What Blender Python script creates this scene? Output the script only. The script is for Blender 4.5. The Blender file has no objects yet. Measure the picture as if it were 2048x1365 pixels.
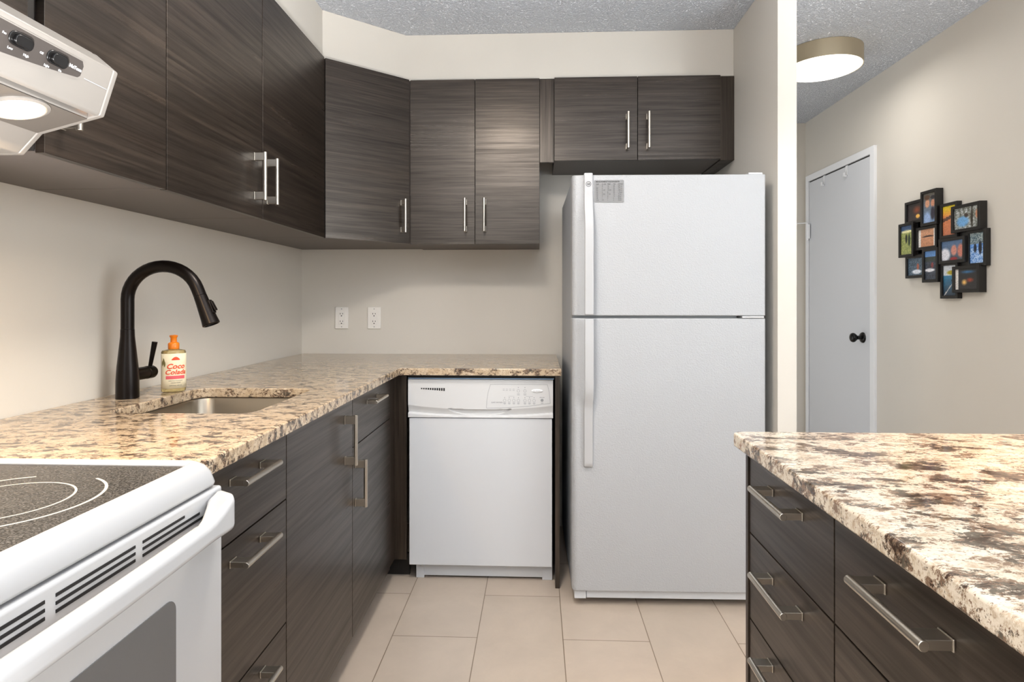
import bpy, bmesh, math, random
from mathutils import Vector, Matrix
random.seed(7)
sc = bpy.context.scene
C = sc.collection
PI = math.pi

# ------------------------------------------------------------------ camera
cam = bpy.data.cameras.new('camera')
cam.sensor_fit = 'HORIZONTAL'; cam.sensor_width = 36.0
cam.lens = 1190 / 2048 * 36.0
cam.shift_y = -77.5 / 2048
cam.clip_start = 0.02
camo = bpy.data.objects.new('camera', cam); C.objects.link(camo)
camo.location = (0, 0, 1.17)
camo.rotation_euler = (PI / 2, 0, math.atan(50 / 1190))
sc.camera = camo

# ------------------------------------------------------------------ light
EXPOSURE = 1.10
P_WINDOW, P_FILL_RIGHT, P_FILL_LEFT, P_KITCHEN, P_UP, P_HALL, P_SIDE, P_HOOD, P_PENDANT = 3, 16, 9, 9, 620, 1.2, 7.5, 2.4, 24.0
P_UP_HALL = 80
sc.view_settings.view_transform = 'Standard'
sc.view_settings.look = 'None'
sc.view_settings.exposure = EXPOSURE
sc.view_settings.gamma = 1
sc.view_settings.use_curve_mapping = False
w = bpy.data.worlds.new('daylight'); sc.world = w; w.use_nodes = True
w.node_tree.nodes['Background'].inputs[0].default_value = (0.80, 0.90, 1.0, 1)
w.node_tree.nodes['Background'].inputs[1].default_value = 0.10

def area(name, loc, target, sx, sy, power, col):
    l = bpy.data.lights.new(name, 'AREA'); l.shape = 'RECTANGLE'
    l.size = sx; l.size_y = sy; l.energy = power; l.color = col
    o = bpy.data.objects.new(name, l); C.objects.link(o); o.location = loc
    o.rotation_euler = (Vector(target) - Vector(loc)).to_track_quat('-Z', 'Y').to_euler()
    return o
# daylight through the big living room window behind the camera
area('window_daylight', (0.55, -2.70, 1.35), (0.45, 3, 1.25), 2.5, 1.7, P_WINDOW, (0.88, 0.95, 1.0))

# fill light at an added, unseen window in the right wall beyond the island
area('added_fill_right', (1.86, 0.4, 1.5), (0.0, 0.9, 1.35), 1.5, 1.2, P_FILL_RIGHT, (0.88, 0.95, 1.0))

# more fill, from a window added unseen in the left wall behind the camera
area('added_fill_left', (-1.21, -1.35, 1.5), (1.5, 2.2, 1.35), 1.8, 1.3, P_FILL_LEFT, (0.88, 0.95, 1.0))

# added fill light that brightens the hall, set in an unseen side passage
area('hall_fill', (-0.45, 3.76, 0.75), (1.5, 3.4, 2.3), 0.9, 1.9, P_SIDE, (0.92, 0.96, 1.0))

def disc(name, loc, r, power, col):
    l = bpy.data.lights.new(name, 'AREA'); l.shape = 'DISK'; l.size = r * 2
    l.energy = power; l.color = col
    o = bpy.data.objects.new(name, l); C.objects.link(o); o.location = loc
    return o

# ------------------------------------------------------------------ materials
def lin(c):
    return tuple(((x / 255) / 12.92 if x / 255 <= 0.04045 else ((x / 255 + 0.055) / 1.055) ** 2.4) for x in c) + (1,)

def mat(name, col, rough=0.5, metal=0.0, spec=0.5, **kw):
    m = bpy.data.materials.new(name); m.use_nodes = True
    b = m.node_tree.nodes['Principled BSDF']
    b.inputs['Base Color'].default_value = lin(col)
    b.inputs['Roughness'].default_value = rough
    b.inputs['Metallic'].default_value = metal
    b.inputs['Specular IOR Level'].default_value = spec
    for k, v in kw.items():
        b.inputs[k].default_value = v
    return m

class N:
    """small wrapper to wire shader nodes"""
    def __init__(s, m):
        s.t = m.node_tree; s.b = s.t.nodes['Principled BSDF']
    def n(s, kind, **kw):
        o = s.t.nodes.new(kind)
        for k, v in kw.items():
            if isinstance(k, str) and hasattr(o, k): setattr(o, k, v)
        return o
    def l(s, a, b): s.t.links.new(a, b)
    def coord(s, scale=(1, 1, 1), rnd=False, rot=(0, 0, 0)):
        tc = s.n('ShaderNodeTexCoord'); mp = s.n('ShaderNodeMapping')
        mp.inputs['Scale'].default_value = scale; mp.inputs['Rotation'].default_value = rot
        s.l(tc.outputs['Object'], mp.inputs['Vector'])
        if rnd:
            oi = s.n('ShaderNodeObjectInfo'); mu = s.n('ShaderNodeMath', operation='MULTIPLY')
            mu.inputs[1].default_value = 37.0
            s.l(oi.outputs['Random'], mu.inputs[0]); s.l(mu.outputs[0], mp.inputs['Location'])
        return mp.outputs['Vector']
    def noise(s, vec, scale, detail=4, rough=0.5, dist=0.0):
        o = s.n('ShaderNodeTexNoise')
        o.inputs['Scale'].default_value = scale; o.inputs['Detail'].default_value = detail
        o.inputs['Roughness'].default_value = rough; o.inputs['Distortion'].default_value = dist
        s.l(vec, o.inputs['Vector']); return o.outputs['Fac']
    def ramp(s, fac, stops):
        o = s.n('ShaderNodeValToRGB'); e = o.color_ramp.elements
        while len(e) < len(stops): e.new(0.5)
        for i, (p, c) in enumerate(stops):
            e[i].position = p; e[i].color = c if len(c) == 4 else lin(c)
        s.l(fac, o.inputs['Fac']); return o.outputs['Color']
    def mix(s, fac, a, b, blend='MIX'):
        o = s.n('ShaderNodeMix', data_type='RGBA', blend_type=blend)
        for v, i in ((fac, 0), (a, 6), (b, 7)):
            if isinstance(v, (int, float)): o.inputs[i].default_value = v
            elif isinstance(v, tuple): o.inputs[i].default_value = v
            else: s.l(v, o.inputs[i])
        return o.outputs[2]
    def bump(s, h, strength, dist=0.002):
        o = s.n('ShaderNodeBump'); o.inputs['Strength'].default_value = strength
        o.inputs['Distance'].default_value = dist
        s.l(h, o.inputs['Height']); s.l(o.outputs['Normal'], s.b.inputs['Normal'])

K = (0, 0, 0, 1); W = (1, 1, 1, 1)
def g(v): return (v, v, v, 1)

def wood(name, scale, lo, mid, hi, rough=0.30):
    m = mat(name, mid, rough, spec=0.8); n = N(m)
    m.node_tree.nodes['Principled BSDF'].inputs['Specular Tint'].default_value = (1.0, .89, .79, 1)
    a = n.noise(n.coord(scale, rnd=True), 1.0, 5, 0.6, 0.5)
    fine = n.noise(n.coord(tuple(x * 2.2 for x in scale), rnd=True), 1.0, 4, 0.6, 0.3)
    broad = n.noise(n.coord(tuple(x * 0.18 for x in scale), rnd=True), 1.0, 3, 0.5, 1.0)
    col = n.ramp(a, [(0.30, lo), (0.50, mid), (0.70, hi)])
    dark = n.ramp(fine, [(0.34, g(0.55)), (0.54, W)])
    col = n.mix(0.85, col, dark, 'MULTIPLY')
    tone = n.ramp(broad, [(0.35, g(0.80)), (0.65, g(1.10))])
    col = n.mix(0.8, col, tone, 'MULTIPLY')
    n.l(col, n.b.inputs['Base Color'])
    rr = n.mix(0.6, n.ramp(a, [(0.30, g(rough + .12)), (0.60, g(rough - .02))]), n.ramp(broad, [(0.35, g(rough + .10)), (0.65, g(rough - .03))]))
    n.l(rr, n.b.inputs['Roughness'])
    n.l(n.mix(0.6, n.ramp(fine, [(0.30, g(.42)), (0.58, g(.90))]), n.ramp(a, [(0.30, g(.55)), (0.66, g(.92))])), n.b.inputs['Specular IOR Level'])
    n.bump(a, 0.06, 0.0006)
    return m

M = {}
M['wood'] = wood('dark_wood_laminate', (2.0, 2.0, 75), (25, 19, 15), (37, 30, 25), (54, 45, 38), 0.29)
M['woodv'] = wood('dark_wood_laminate_upright', (60, 60, 2.0), (26, 19, 14), (38, 30, 24), (56, 46, 38), 0.32)
M['carcass'] = mat('dark_laminate', (92, 84, 80), 0.45)
M['shadowgap'] = mat('black_brown_edge', (22, 17, 14), 0.6)

def wallm(name, col):
    m = mat(name, col, 0.55, spec=0.3); n = N(m)
    h = n.noise(n.coord(), 220, 3, 0.6)
    n.bump(h, 0.12, 0.0012)
    big = n.noise(n.coord(), 1.3, 3, 0.5)
    c = lin(col); c2 = tuple(x * 0.95 for x in c[:3]) + (1,)
    n.l(n.ramp(big, [(0.35, c2), (0.65, c)]), n.b.inputs['Base Color'])
    return m
M['wall'] = wallm('greige_wall_paint', (217, 211, 201))
m = mat('stippled_white_ceiling', (236, 240, 247), 0.85, spec=0.2); n = N(m)
h = n.noise(n.coord(), 105, 5, 0.6, 0.5)
n.bump(n.ramp(h, [(0.40, K), (0.64, W)]), 1.0, 0.010); M['ceiling'] = m

# floor tile: 30 x 60 cm porcelain in half bond running away from the camera
m = mat('beige_floor_tile', (205, 190, 170), 0.38, spec=0.4); n = N(m)
tc = n.n('ShaderNodeTexCoord'); sep = n.n('ShaderNodeSeparateXYZ'); cmb = n.n('ShaderNodeCombineXYZ')
n.l(tc.outputs['Object'], sep.inputs[0])
ax = n.n('ShaderNodeMath', operation='ADD'); ax.inputs[1].default_value = 0.507 + 0.2985 * 20
ay = n.n('ShaderNodeMath', operation='ADD'); ay.inputs[1].default_value = -2.368 + 0.6 * 20
n.l(sep.outputs['X'], ax.inputs[0]); n.l(sep.outputs['Y'], ay.inputs[0])
n.l(ay.outputs[0], cmb.inputs['X']); n.l(ax.outputs[0], cmb.inputs['Y'])
br = n.n('ShaderNodeTexBrick', offset=0.5, offset_frequency=2, squash=1.0)
br.inputs['Scale'].default_value = 1.0; br.inputs['Mortar Size'].default_value = 0.0016
br.inputs['Mortar Smooth'].default_value = 0.1; br.inputs['Brick Width'].default_value = 0.6
br.inputs['Row Height'].default_value = 0.2985
br.inputs['Color1'].default_value = lin((197, 181, 165)); br.inputs['Color2'].default_value = lin((191, 176, 160))
br.inputs['Mortar'].default_value = lin((128, 112, 94))
n.l(cmb.outputs[0], br.inputs['Vector'])
cl = n.noise(n.coord(), 5, 8, 0.65, 0.3)
n.l(n.mix(0.9, br.outputs['Color'], n.ramp(cl, [(0.35, g(0.88)), (0.65, W)]), 'MULTIPLY'), n.b.inputs['Base Color'])
n.bump(br.outputs['Fac'], -0.4, 0.002); M['tile'] = m

def granite(name, cream, cream2, sc_=1.0, amount=0.0):
    m = mat(name, cream, 0.10, spec=0.5); n = N(m)
    def v(a, b_, r): return n.coord((a, b_, 1.0), rot=(0, 0, r))
    base = n.mix(n.ramp(n.noise(v(.8, 1.1, .2), 14 * sc_, 6, 0.65, 0.4), [(0.38, K), (0.62, W)]), lin(cream), lin(cream2))
    tan = n.ramp(n.noise(v(.75, 1.15, .15), 44 * sc_, 8, 0.78, 0.3), [(0.52 - amount, K), (0.62 - amount, W)])
    col = n.mix(n.mix(0.8, K, tan), base, lin((158, 138, 114)))
    clump = n.ramp(n.noise(v(.75, 1.2, .2), 13 * sc_, 4, 0.55, 0.6), [(0.40, g(.0)), (0.66, g(.16))])
    def thr(scale, det, ro, d, lo, hi, rot, clus=True):
        f = n.noise(v(.7, 1.2, rot), scale * sc_, det, ro, d)
        if clus:
            a = n.n('ShaderNodeMath', operation='ADD'); n.l(f, a.inputs[0]); n.l(clump, a.inputs[1]); f = a.outputs[0]
        return n.ramp(f, [(lo - amount, K), (hi - amount, W)])
    col = n.mix(thr(42, 8, 0.80, 0.4, .610, .645, .2), col, lin((116, 95, 78)))
    col = n.mix(thr(27, 8, 0.78, 0.5, .655, .685, .1), col, lin((88, 80, 70)))
    col = n.mix(thr(60, 7, 0.80, 0.3, .665, .70, .25), col, lin((60, 46, 38)))
    col = n.mix(thr(160, 3, 0.60, 0.0, .63, .68, 0, False), col, lin((122, 100, 84)))
    col = n.mix(thr(16, 8, 0.75, 0.4, .665, .70, .1, False), col, lin((134, 100, 80)))
    n.l(col, n.b.inputs['Base Color'])
    return m
M['granite'] = granite('cream_brown_granite', (206, 186, 160), (190, 166, 136), 2.5, 0.018)
M['granite2'] = granite('cream_brown_granite_island', (202, 191, 175), (190, 177, 158), 1.2, 0.024)

M['white'] = mat('white_enamel', (184, 184, 185), 0.22)
M['whiteplastic'] = mat('white_plastic', (212, 212, 212), 0.35)
m = mat('white_textured_steel', (176, 177, 179), 0.36); n = N(m)
n.bump(n.noise(n.coord(), 170, 3, 0.5, 0.6), 0.6, 0.0026); M['fridge'] = m
M['fridgeside'] = mat('grey_white_fridge_side', (176, 180, 186), 0.5)
M['dw'] = mat('white_painted_steel', (209, 211, 214), 0.32)
M['dwline'] = mat('grey_print', (150, 152, 154), 0.5)
M['dwdark'] = mat('dark_slot', (18, 18, 20), 0.6)
m = mat('brushed_nickel', (206, 200, 190), 0.30, 1.0); n = N(m)
n.bump(n.noise(n.coord((300, 300, 300)), 1.0, 2), 0.05, 0.0004); M['nickel'] = m
m = mat('brushed_stainless', (150, 141, 128), 0.30, 1.0); n = N(m)
n.bump(n.noise(n.coord((180, 180, 4)), 1.0, 3), 0.15, 0.0006); M['stainless'] = m
M['hood'] = mat('silver_painted_metal', (140, 135, 129), 0.38, 0.35)
M['hoodunder'] = mat('shaded_grey_steel', (104, 98, 92), 0.42, 0.4)  # steel darkened to put the shade under the hood into the colour
M['hooddark'] = mat('dark_grey_panel', (58, 53, 50), 0.45)
M['black'] = mat('black_plastic', (14, 13, 13), 0.25)
M['brass'] = mat('brushed_champagne_metal', (214, 200, 172), 0.45, 1.0)
M['bronze'] = mat('oil_rubbed_bronze', (24, 18, 15), 0.30, 0.7)
M['blackmetal'] = mat('black_knob_metal', (16, 15, 15), 0.28, 0.4)
m = mat('black_speckled_ceramic_glass', (40, 38, 37), 0.24, spec=0.35); n = N(m)
sp = n.noise(n.coord(), 380, 2, 0.6)
n.l(n.ramp(sp, [(0.42, (26, 25, 24)), (0.60, (92, 88, 84))]), n.b.inputs['Base Color'])
n.bump(sp, 0.35, 0.0015); M['ceran'] = m
M['ring'] = mat('pale_ring_print', (196, 190, 180), 0.3)
M['ovenglass'] = mat('dark_oven_glass', (92, 93, 95), 0.06, spec=0.7)
M['doorwhite'] = mat('white_door_paint', (214, 216, 220), 0.4)
M['trimwhite'] = mat('white_trim_paint', (238, 239, 241), 0.35)
M['frame'] = mat('black_frame_lacquer', (20, 17, 15), 0.35)
M['plate'] = mat('white_cover_plate', (236, 232, 226), 0.35)
M['chart'] = mat('grey_chart_vinyl', (136, 136, 136), 0.4)
M['ink'] = mat('grey_ink', (72, 72, 72), 0.6)
M['amber'] = mat('amber_plastic', (205, 130, 30), 0.4)
M['orange'] = mat('orange_pump_plastic', (226, 124, 26), 0.3)
M['label'] = mat('cream_label', (240, 228, 196), 0.5)
M['red'] = mat('red_orange_ink', (226, 78, 40), 0.5)
M['pink'] = mat('pink_ink', (226, 96, 104), 0.5)
M['olive'] = mat('olive_ink', (128, 118, 70), 0.5)
M['tanink'] = mat('tan_ink', (206, 178, 128), 0.5)
M['soap'] = mat('clear_golden_soap', (238, 218, 160), 0.08, **{'Transmission Weight': 0.85, 'IOR': 1.4})
M['bluereflect'] = mat('silver_strip_blue_reflection', (150, 180, 215), 0.3, 0.3)  # bluish reflection put into the colour of the silver trim
def emis(name, col, strength):
    m = mat(name, col, 0.4); b = m.node_tree.nodes['Principled BSDF']
    b.inputs['Emission Color'].default_value = lin(col); b.inputs['Emission Strength'].default_value = strength
    return m
M['lamp'] = emis('lit_white_diffuser', (255, 250, 242), 1.7)
M['lamp2'] = emis('lit_white_glass', (255, 232, 204), 2.2)
M['hoodlamp'] = emis('lit_warm_lens', (255, 214, 150), 4.0)
M['bulb'] = emis('lit_warm_bulb', (255, 196, 120), 8.0)
m = mat('print_paper', (255, 255, 255), 0.3); n = N(m)
at = n.n('ShaderNodeVertexColor'); at.layer_name = 'col'; n.l(at.outputs['Color'], n.b.inputs['Base Color']); M['print'] = m

# ------------------------------------------------------------------ builders
class B:
    """collects shapes in world space, then links them as ONE mesh object"""
    def __init__(s): s.bm = bmesh.new()
    def box(s, x0, x1, y0, y1, z0, z1, mtx=None):
        vs = [s.bm.verts.new((x, y, z)) for x in (x0, x1) for y in (y0, y1) for z in (z0, z1)]
        for f in ((0, 1, 3, 2), (4, 6, 7, 5), (0, 4, 5, 1), (2, 3, 7, 6), (0, 2, 6, 4), (1, 5, 7, 3)):
            s.bm.faces.new([vs[i] for i in f])
        if mtx: bmesh.ops.transform(s.bm, matrix=mtx, verts=vs)
        return s
    def prism(s, pts, a0, a1, axis='z'):
        def p(u, v, a): return {'z': (u, v, a), 'y': (u, a, v), 'x': (a, u, v)}[axis]
        lo = [s.bm.verts.new(p(u, v, a0)) for u, v in pts]; hi = [s.bm.verts.new(p(u, v, a1)) for u, v in pts]
        k = len(pts)
        s.bm.faces.new(lo); s.bm.faces.new(hi[::-1])
        for i in range(k): s.bm.faces.new([lo[i], hi[i], hi[(i + 1) % k], lo[(i + 1) % k]])
        return s
    def lathe(s, prof, o, axis=(0, 0, 1), seg=32, sx=1.0, sy=1.0, cap=True, rotz=0):
        q = Vector((0, 0, 1)).rotation_difference(Vector(axis).normalized()).to_matrix()
        rings = []
        for r, h in prof:
            ring = []
            for i in range(seg):
                a = 2 * PI * i / seg
                v = Vector((r * math.cos(a) * sx, r * math.sin(a) * sy, h))
                if rotz: v = Matrix.Rotation(rotz, 3, 'Z') @ v
                ring.append(s.bm.verts.new(q @ v + Vector(o)))
            rings.append(ring)
        for a, b in zip(rings, rings[1:]):
            for i in range(seg): s.bm.faces.new([a[i], a[(i + 1) % seg], b[(i + 1) % seg], b[i]])
        if cap:
            s.bm.faces.new(rings[0][::-1]); s.bm.faces.new(rings[-1])
        return s
    def cyl(s, p0, p1, r0, r1=None, seg=24):
        d = Vector(p1) - Vector(p0)
        return s.lathe([(r0, 0), (r0 if r1 is None else r1, d.length)], p0, d, seg)
    def tube(s, path, radii, seg=20, flat=(1, 1), up=(0, 0, 1)):
        P = [Vector(p) for p in path]; rings = []
        for i, p in enumerate(P):
            t = (P[min(i + 1, len(P) - 1)] - P[max(i - 1, 0)]).normalized()
            sd = t.cross(Vector(up))
            if sd.length < 1e-4: sd = t.cross(Vector((0, 1, 0)))
            sd.normalize(); u = sd.cross(t).normalized()
            r = radii[i] if isinstance(radii, (list, tuple)) else radii
            ru, rs = (r if isinstance(r, tuple) else (r * flat[0], r * flat[1]))
            rings.append([s.bm.verts.new(p + sd * rs * math.cos(2 * PI * k / seg) + u * ru * math.sin(2 * PI * k / seg)) for k in range(seg)])
        for a, b in zip(rings, rings[1:]):
            for k in range(seg): s.bm.faces.new([a[k], a[(k + 1) % seg], b[(k + 1) % seg], b[k]])
        s.bm.faces.new(rings[0][::-1]); s.bm.faces.new(rings[-1])
        return s
    def ring(s, o, r0, r1, z, a0=0, a1=2 * PI, seg=64, h=0.0006):
        full = abs(a1 - a0 - 2 * PI) < 1e-6
        k = seg if full else seg + 1; vs = []
        for i in range(k):
            a = a0 + (a1 - a0) * i / seg
            vs.append([s.bm.verts.new((o[0] + r * math.cos(a), o[1] + r * math.sin(a), zz)) for r, zz in ((r0, z), (r0, z + h), (r1, z + h), (r1, z))])
        for i in range(k if full else k - 1):
            a, b = vs[i], vs[(i + 1) % k]
            for j in range(4): s.bm.faces.new([a[j], a[(j + 1) % 4], b[(j + 1) % 4], b[j]])
        if not full:
            s.bm.faces.new(vs[0]); s.bm.faces.new(vs[-1][::-1])
        return s
    def grid(s, fn, nu, nv):
        vs = [[s.bm.verts.new(fn(i / nu, j / nv)) for j in range(nv + 1)] for i in range(nu + 1)]
        for i in range(nu):
            for j in range(nv): s.bm.faces.new([vs[i][j], vs[i + 1][j], vs[i + 1][j + 1], vs[i][j + 1]])
        return s
    def build(s, name, material, parent=None, bevel=0.0, seg=2, smooth=40, solid=0.0):
        off = origin(parent)
        bmesh.ops.recalc_face_normals(s.bm, faces=s.bm.faces)
        if off.length > 0: bmesh.ops.translate(s.bm, vec=-off, verts=s.bm.verts)
        me = bpy.data.meshes.new(name); s.bm.to_mesh(me); s.bm.free()
        if material: me.materials.append(M[material] if isinstance(material, str) else material)
        o = bpy.data.objects.new(name, me); C.objects.link(o)
        if parent: o.parent = parent
        for p in me.polygons: p.use_smooth = True
        me.set_sharp_from_angle(angle=math.radians(smooth))
        if solid:
            sm = o.modifiers.new('solid', 'SOLIDIFY'); sm.thickness = solid; sm.offset = 1
        if bevel:
            bv = o.modifiers.new('bevel', 'BEVEL'); bv.width = bevel; bv.segments = seg
            bv.limit_method = 'ANGLE'; bv.angle_limit = math.radians(40); bv.harden_normals = True
        return o

def origin(o):
    v = Vector((0, 0, 0))
    while o is not None:
        v = v + o.location; o = o.parent
    return v

def thing(name, label, cat, loc, group=None):
    o = bpy.data.objects.new(name, None); C.objects.link(o); o.location = loc
    o.empty_display_size = 0.1
    return tag(o, label, cat, group)
def tag(o, label, cat, group=None):
    o['label'] = label; o['category'] = cat
    if group: o['group'] = group
    return o
def struct(o):
    o['kind'] = 'structure'; return o
def recenter(o, p):
    """move a single-mesh thing's origin to p"""
    p = Vector(p); o.data.transform(Matrix.Translation(-p)); o.location = p; return o

def text_mesh(body, size, depth=0.0003, align='LEFT', bold=False):
    cu = bpy.data.curves.new('t', 'FONT'); cu.body = body; cu.size = size; cu.extrude = depth
    cu.align_x = align; cu.resolution_u = 3
    if bold: cu.offset = size * 0.025
    ob = bpy.data.objects.new('t', cu)
    me = bpy.data.meshes.new_from_object(ob)
    bpy.data.objects.remove(ob); bpy.data.curves.remove(cu)
    return me
def add_text(bm, body, size, mtx, depth=0.0003, align='LEFT', bold=False, fn=None):
    me = text_mesh(body, size, depth, align, bold)
    b2 = bmesh.new(); b2.from_mesh(me)
    if fn:
        for v in b2.verts: v.co = fn(v.co)
    else: bmesh.ops.transform(b2, matrix=mtx, verts=b2.verts)
    b2.to_mesh(me); b2.free(); bm.from_mesh(me); bpy.data.meshes.remove(me)
def facing_minus_y(x, y, z): return Matrix.Translation((x, y, z)) @ Matrix.Rotation(PI / 2, 4, 'X')

def frame_axes(along, out):
    a = Vector(along).normalized(); o = Vector(out).normalized(); t = a.cross(o)
    return a, o, t
def handle(parent, c, along, out, length=0.156):
    """bar pull: round bar carried by two flat square posts; c = point on the door face at mid length"""
    a, o, t = frame_axes(along, out); c = Vector(c)
    R = Matrix((a, o, t)).transposed().to_4x4(); Mx = Matrix.Translation(c) @ R
    b = B(); L = length / 2
    b.cyl(c - a * L + o * 0.034, c + a * L + o * 0.034, 0.0063, seg=20)
    for s in (-1, 1):
        e = s * (L - 0.015)
        b.box(e - 0.012, e + 0.012, 0.0024, 0.033, -0.006, 0.006, Mx)
        b.box(e - 0.0132, e + 0.0132, 0.0, 0.0026, -0.0072, 0.0072, Mx)
    return b.build('handle', 'nickel', parent, 0.0009, 2)

# ------------------------------------------------------------------ room shell
XL, YB, XR, YE, YR, ZC = -1.25, 3.115, 1.9, 4.30, -2.9, 2.44
struct(B().box(XL - .1, XR + .1, YR - .1, YE + .1, -0.1, 0).build('floor', 'tile'))
struct(B().box(XL - .1, XR + .1, YR - .1, YE + .1, ZC, ZC + .1).build('ceiling', 'ceiling'))
b = B().box(XL - .1, XL, YR, -2.25, 0, ZC).box(XL - .1, XL, -0.45, YB + .1, 0, ZC)
b.box(XL - .1, XL, -2.25, -0.45, 0, 0.85).box(XL - .1, XL, -2.25, -0.45, 2.15, ZC)
struct(b.build('wall_left', 'wall'))
b = B()
for y in (-2.25, -1.38, -0.51): b.box(XL - .08, XL - .02, y, y + .06, 0.85, 2.15)
for z in (0.85, 2.09): b.box(XL - .08, XL - .02, -2.19, -0.51, z, z + .06)
struct(b.build('added_window_left', 'trimwhite'))  # window frame added unseen, to go with the left fill light
struct(B().box(XL, 0.913, YB, YB + .1, 0, ZC).build('wall_back', 'wall'))
struct(B().box(0.913, 0.985, 2.30, YB + .1, 0, ZC).build('wall_divider', 'wall', bevel=0.002))
struct(B().box(-0.6, XR, YE, YE + .1, 0, ZC).build('wall_end', 'wall'))
b = B().box(XR, XR + .1, YR, -0.4, 0, ZC).box(XR, XR + .1, 1.2, YE + .1, 0, ZC)
b.box(XR, XR + .1, -0.4, 1.2, 0, 0.85).box(XR, XR + .1, -0.4, 1.2, 2.15, ZC)
struct(b.build('wall_right', 'wall'))
b = B()
for y in (-0.4, 0.37, 1.14): b.box(XR + .02, XR + .08, y, y + .06, 0.85, 2.15)
for z in (0.85, 2.09): b.box(XR + .02, XR + .08, -0.34, 1.14, z, z + .06)
struct(b.build('added_window_right', 'trimwhite'))  # unseen window frame, added around the right fill light
b = B()
b.box(XL, -0.75, YR - .1, YR, 0, ZC).box(1.85, XR, YR - .1, YR, 0, ZC)
b.box(-0.75, 1.85, YR - .1, YR, 0, 0.45).box(-0.75, 1.85, YR - .1, YR, 2.25, ZC)
struct(b.build('wall_rear', 'wall'))
b = B()
for x in (-0.75, 0.52, 1.79): b.box(x, x + .06, YR - .08, YR - .02, 0.45, 2.25)
for z in (0.45, 2.19): b.box(-0.69, 1.79, YR - .08, YR - .02, z, z + .06)
struct(b.build('window_1', 'trimwhite'))
# bulkhead above the wall cabinets, with the diagonal across the corner
b = B()
b.prism([(XL, 0.0), (-0.93, 0.0), (-0.93, 2.545), (-0.62, 2.805), (0.913, 2.805), (0.913, YB), (XL, YB)], 2.2225, ZC)
struct(b.build('wall_bulkhead', 'wall', bevel=0.0015))

# hall door in the right wall
door = bpy.data.objects.new('door_1', None); C.objects.link(door); door.location = (XR, 3.83, 0); struct(door)
b = B()
b.box(XR - .016, XR + .02, 3.412, 3.455, 0, 2.052).box(XR - .016, XR + .02, 4.222, 4.262, 0, 2.052)
b.box(XR - .016, XR + .02, 3.455, 4.222, 2.010, 2.052)
b.build('door_casing', 'trimwhite', door, 0.002)
b = B().box(XR - .004, XR + .02, 3.455, 4.222, 0, 2.010); b.build('door_rebate', 'shadowgap', door)
b = B().box(XR - .010, XR - .0045, 3.462, 4.216, 0.01, 2.001)
slab = b.build('door_panel', 'doorwhite', door, 0.0015)
b = B(); kc = (XR - .010, 3.535, 0.965)
b.lathe([(0.031, 0), (0.031, 0.004), (0.026, 0.010), (0.012, 0.013), (0.011, 0.034), (0.018, 0.040), (0.026, 0.050), (0.0275, 0.058), (0.024, 0.066), (0.014, 0.071), (0.002, 0.072)], kc, (-1, 0, 0), 32)
b.build('door_knob', 'blackmetal', slab)
b = B().box(XR - .0115, XR - .006, 3.4555, 3.4615, 0.93, 0.99); b.build('strike_plate', 'nickel', door, 0.0005)
b = B()
b.cyl((XR - .022, 4.217, 1.60), (XR - .022, 4.217, 1.72), 0.008, seg=14).box(XR - .022, XR - .0165, 4.19, 4.25, 1.61, 1.71)
hinge = b.build('hinge', 'trimwhite', door, 0.001)
b = B()
b.cyl((XR - .022, 4.217, 1.722), (XR - .085, 4.255, 1.722), 0.0035, seg=10).cyl((XR - .080, 4.252, 1.722), (XR - .10, 4.264, 1.722), 0.011, seg=14)
b.build('stop_arm', 'trimwhite', hinge)
for y, lab in ((4.00, 'white over-door hook, the one nearer the hinged edge of the hall door'),
               (3.715, 'white over-door hook, the one nearer the knob side of the hall door')):
    b = B()
    b.box(XR - .0135, XR - .0105, y - .011, y + .011, 1.945, 2.004).box(XR - .0135, XR - .0045, y - .011, y + .011, 2.0015, 2.0045)
    b.box(XR - .030, XR - .0135, y - .009, y + .009, 1.937, 1.943).box(XR - .030, XR - .026, y - .009, y + .009, 1.940, 1.962)
    o = b.build('over_door_hook', 'trimwhite', None, 0.001)
    recenter(o, (XR - .012, y, 1.945)); tag(o, lab, 'hook', 'over-door hooks on the hall door')

# ------------------------------------------------------------------ ceiling lights
def flush_light(x, y, r, label):
    t = thing('ceiling_light', label, 'ceiling light', (x, y, ZC))
    b = B(); z0 = ZC - 0.085
    b.lathe([(r, 0.085 - .0015), (r, 0.0), (r - .004, 0.0), (r - .004, 0.08), (0.02, 0.0815)], (x, y, z0), seg=64, cap=False)
    b.build('metal_rim', 'brass', t)
    b = B()
    b.lathe([(r - .0045, 0.030), (r - .0045, 0.004), (r - .012, -0.003), (r * .7, -0.007), (r * .35, -0.009), (0.002, -0.0095)], (x, y, z0), seg=64, cap=False)
    b.build('diffuser', 'lamp', t)
    return t
flush_light(1.445, 3.085, 0.185, 'round flush light with champagne metal rim on the hall ceiling')
t = thing('ceiling_light', 'round white glass dome light on the kitchen ceiling above the floor aisle', 'ceiling light', (-0.20, 1.25, ZC))
B().lathe([(0.12, -.022), (0.12, -.001)], (-0.20, 1.25, ZC), seg=48).build('metal_rim', 'brass', t, 0.002)
B().lathe([(0.118, -.0225), (0.165, -.026), (0.165, -.04), (0.15, -.075), (0.11, -.105), (0.06, -.122), (0.003, -.127)], (-0.20, 1.25, ZC), seg=48, cap=False).build('glass_dome', 'lamp2', t)
disc('hall_lamp_glow', (1.445, 3.085, ZC - .099), 0.17, P_HALL, (1.0, 0.965, 0.92))
disc('kitchen_lamp_glow', (-0.20, 1.25, ZC - .135), 0.16, P_KITCHEN, (1.0, .94, .86))
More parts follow.
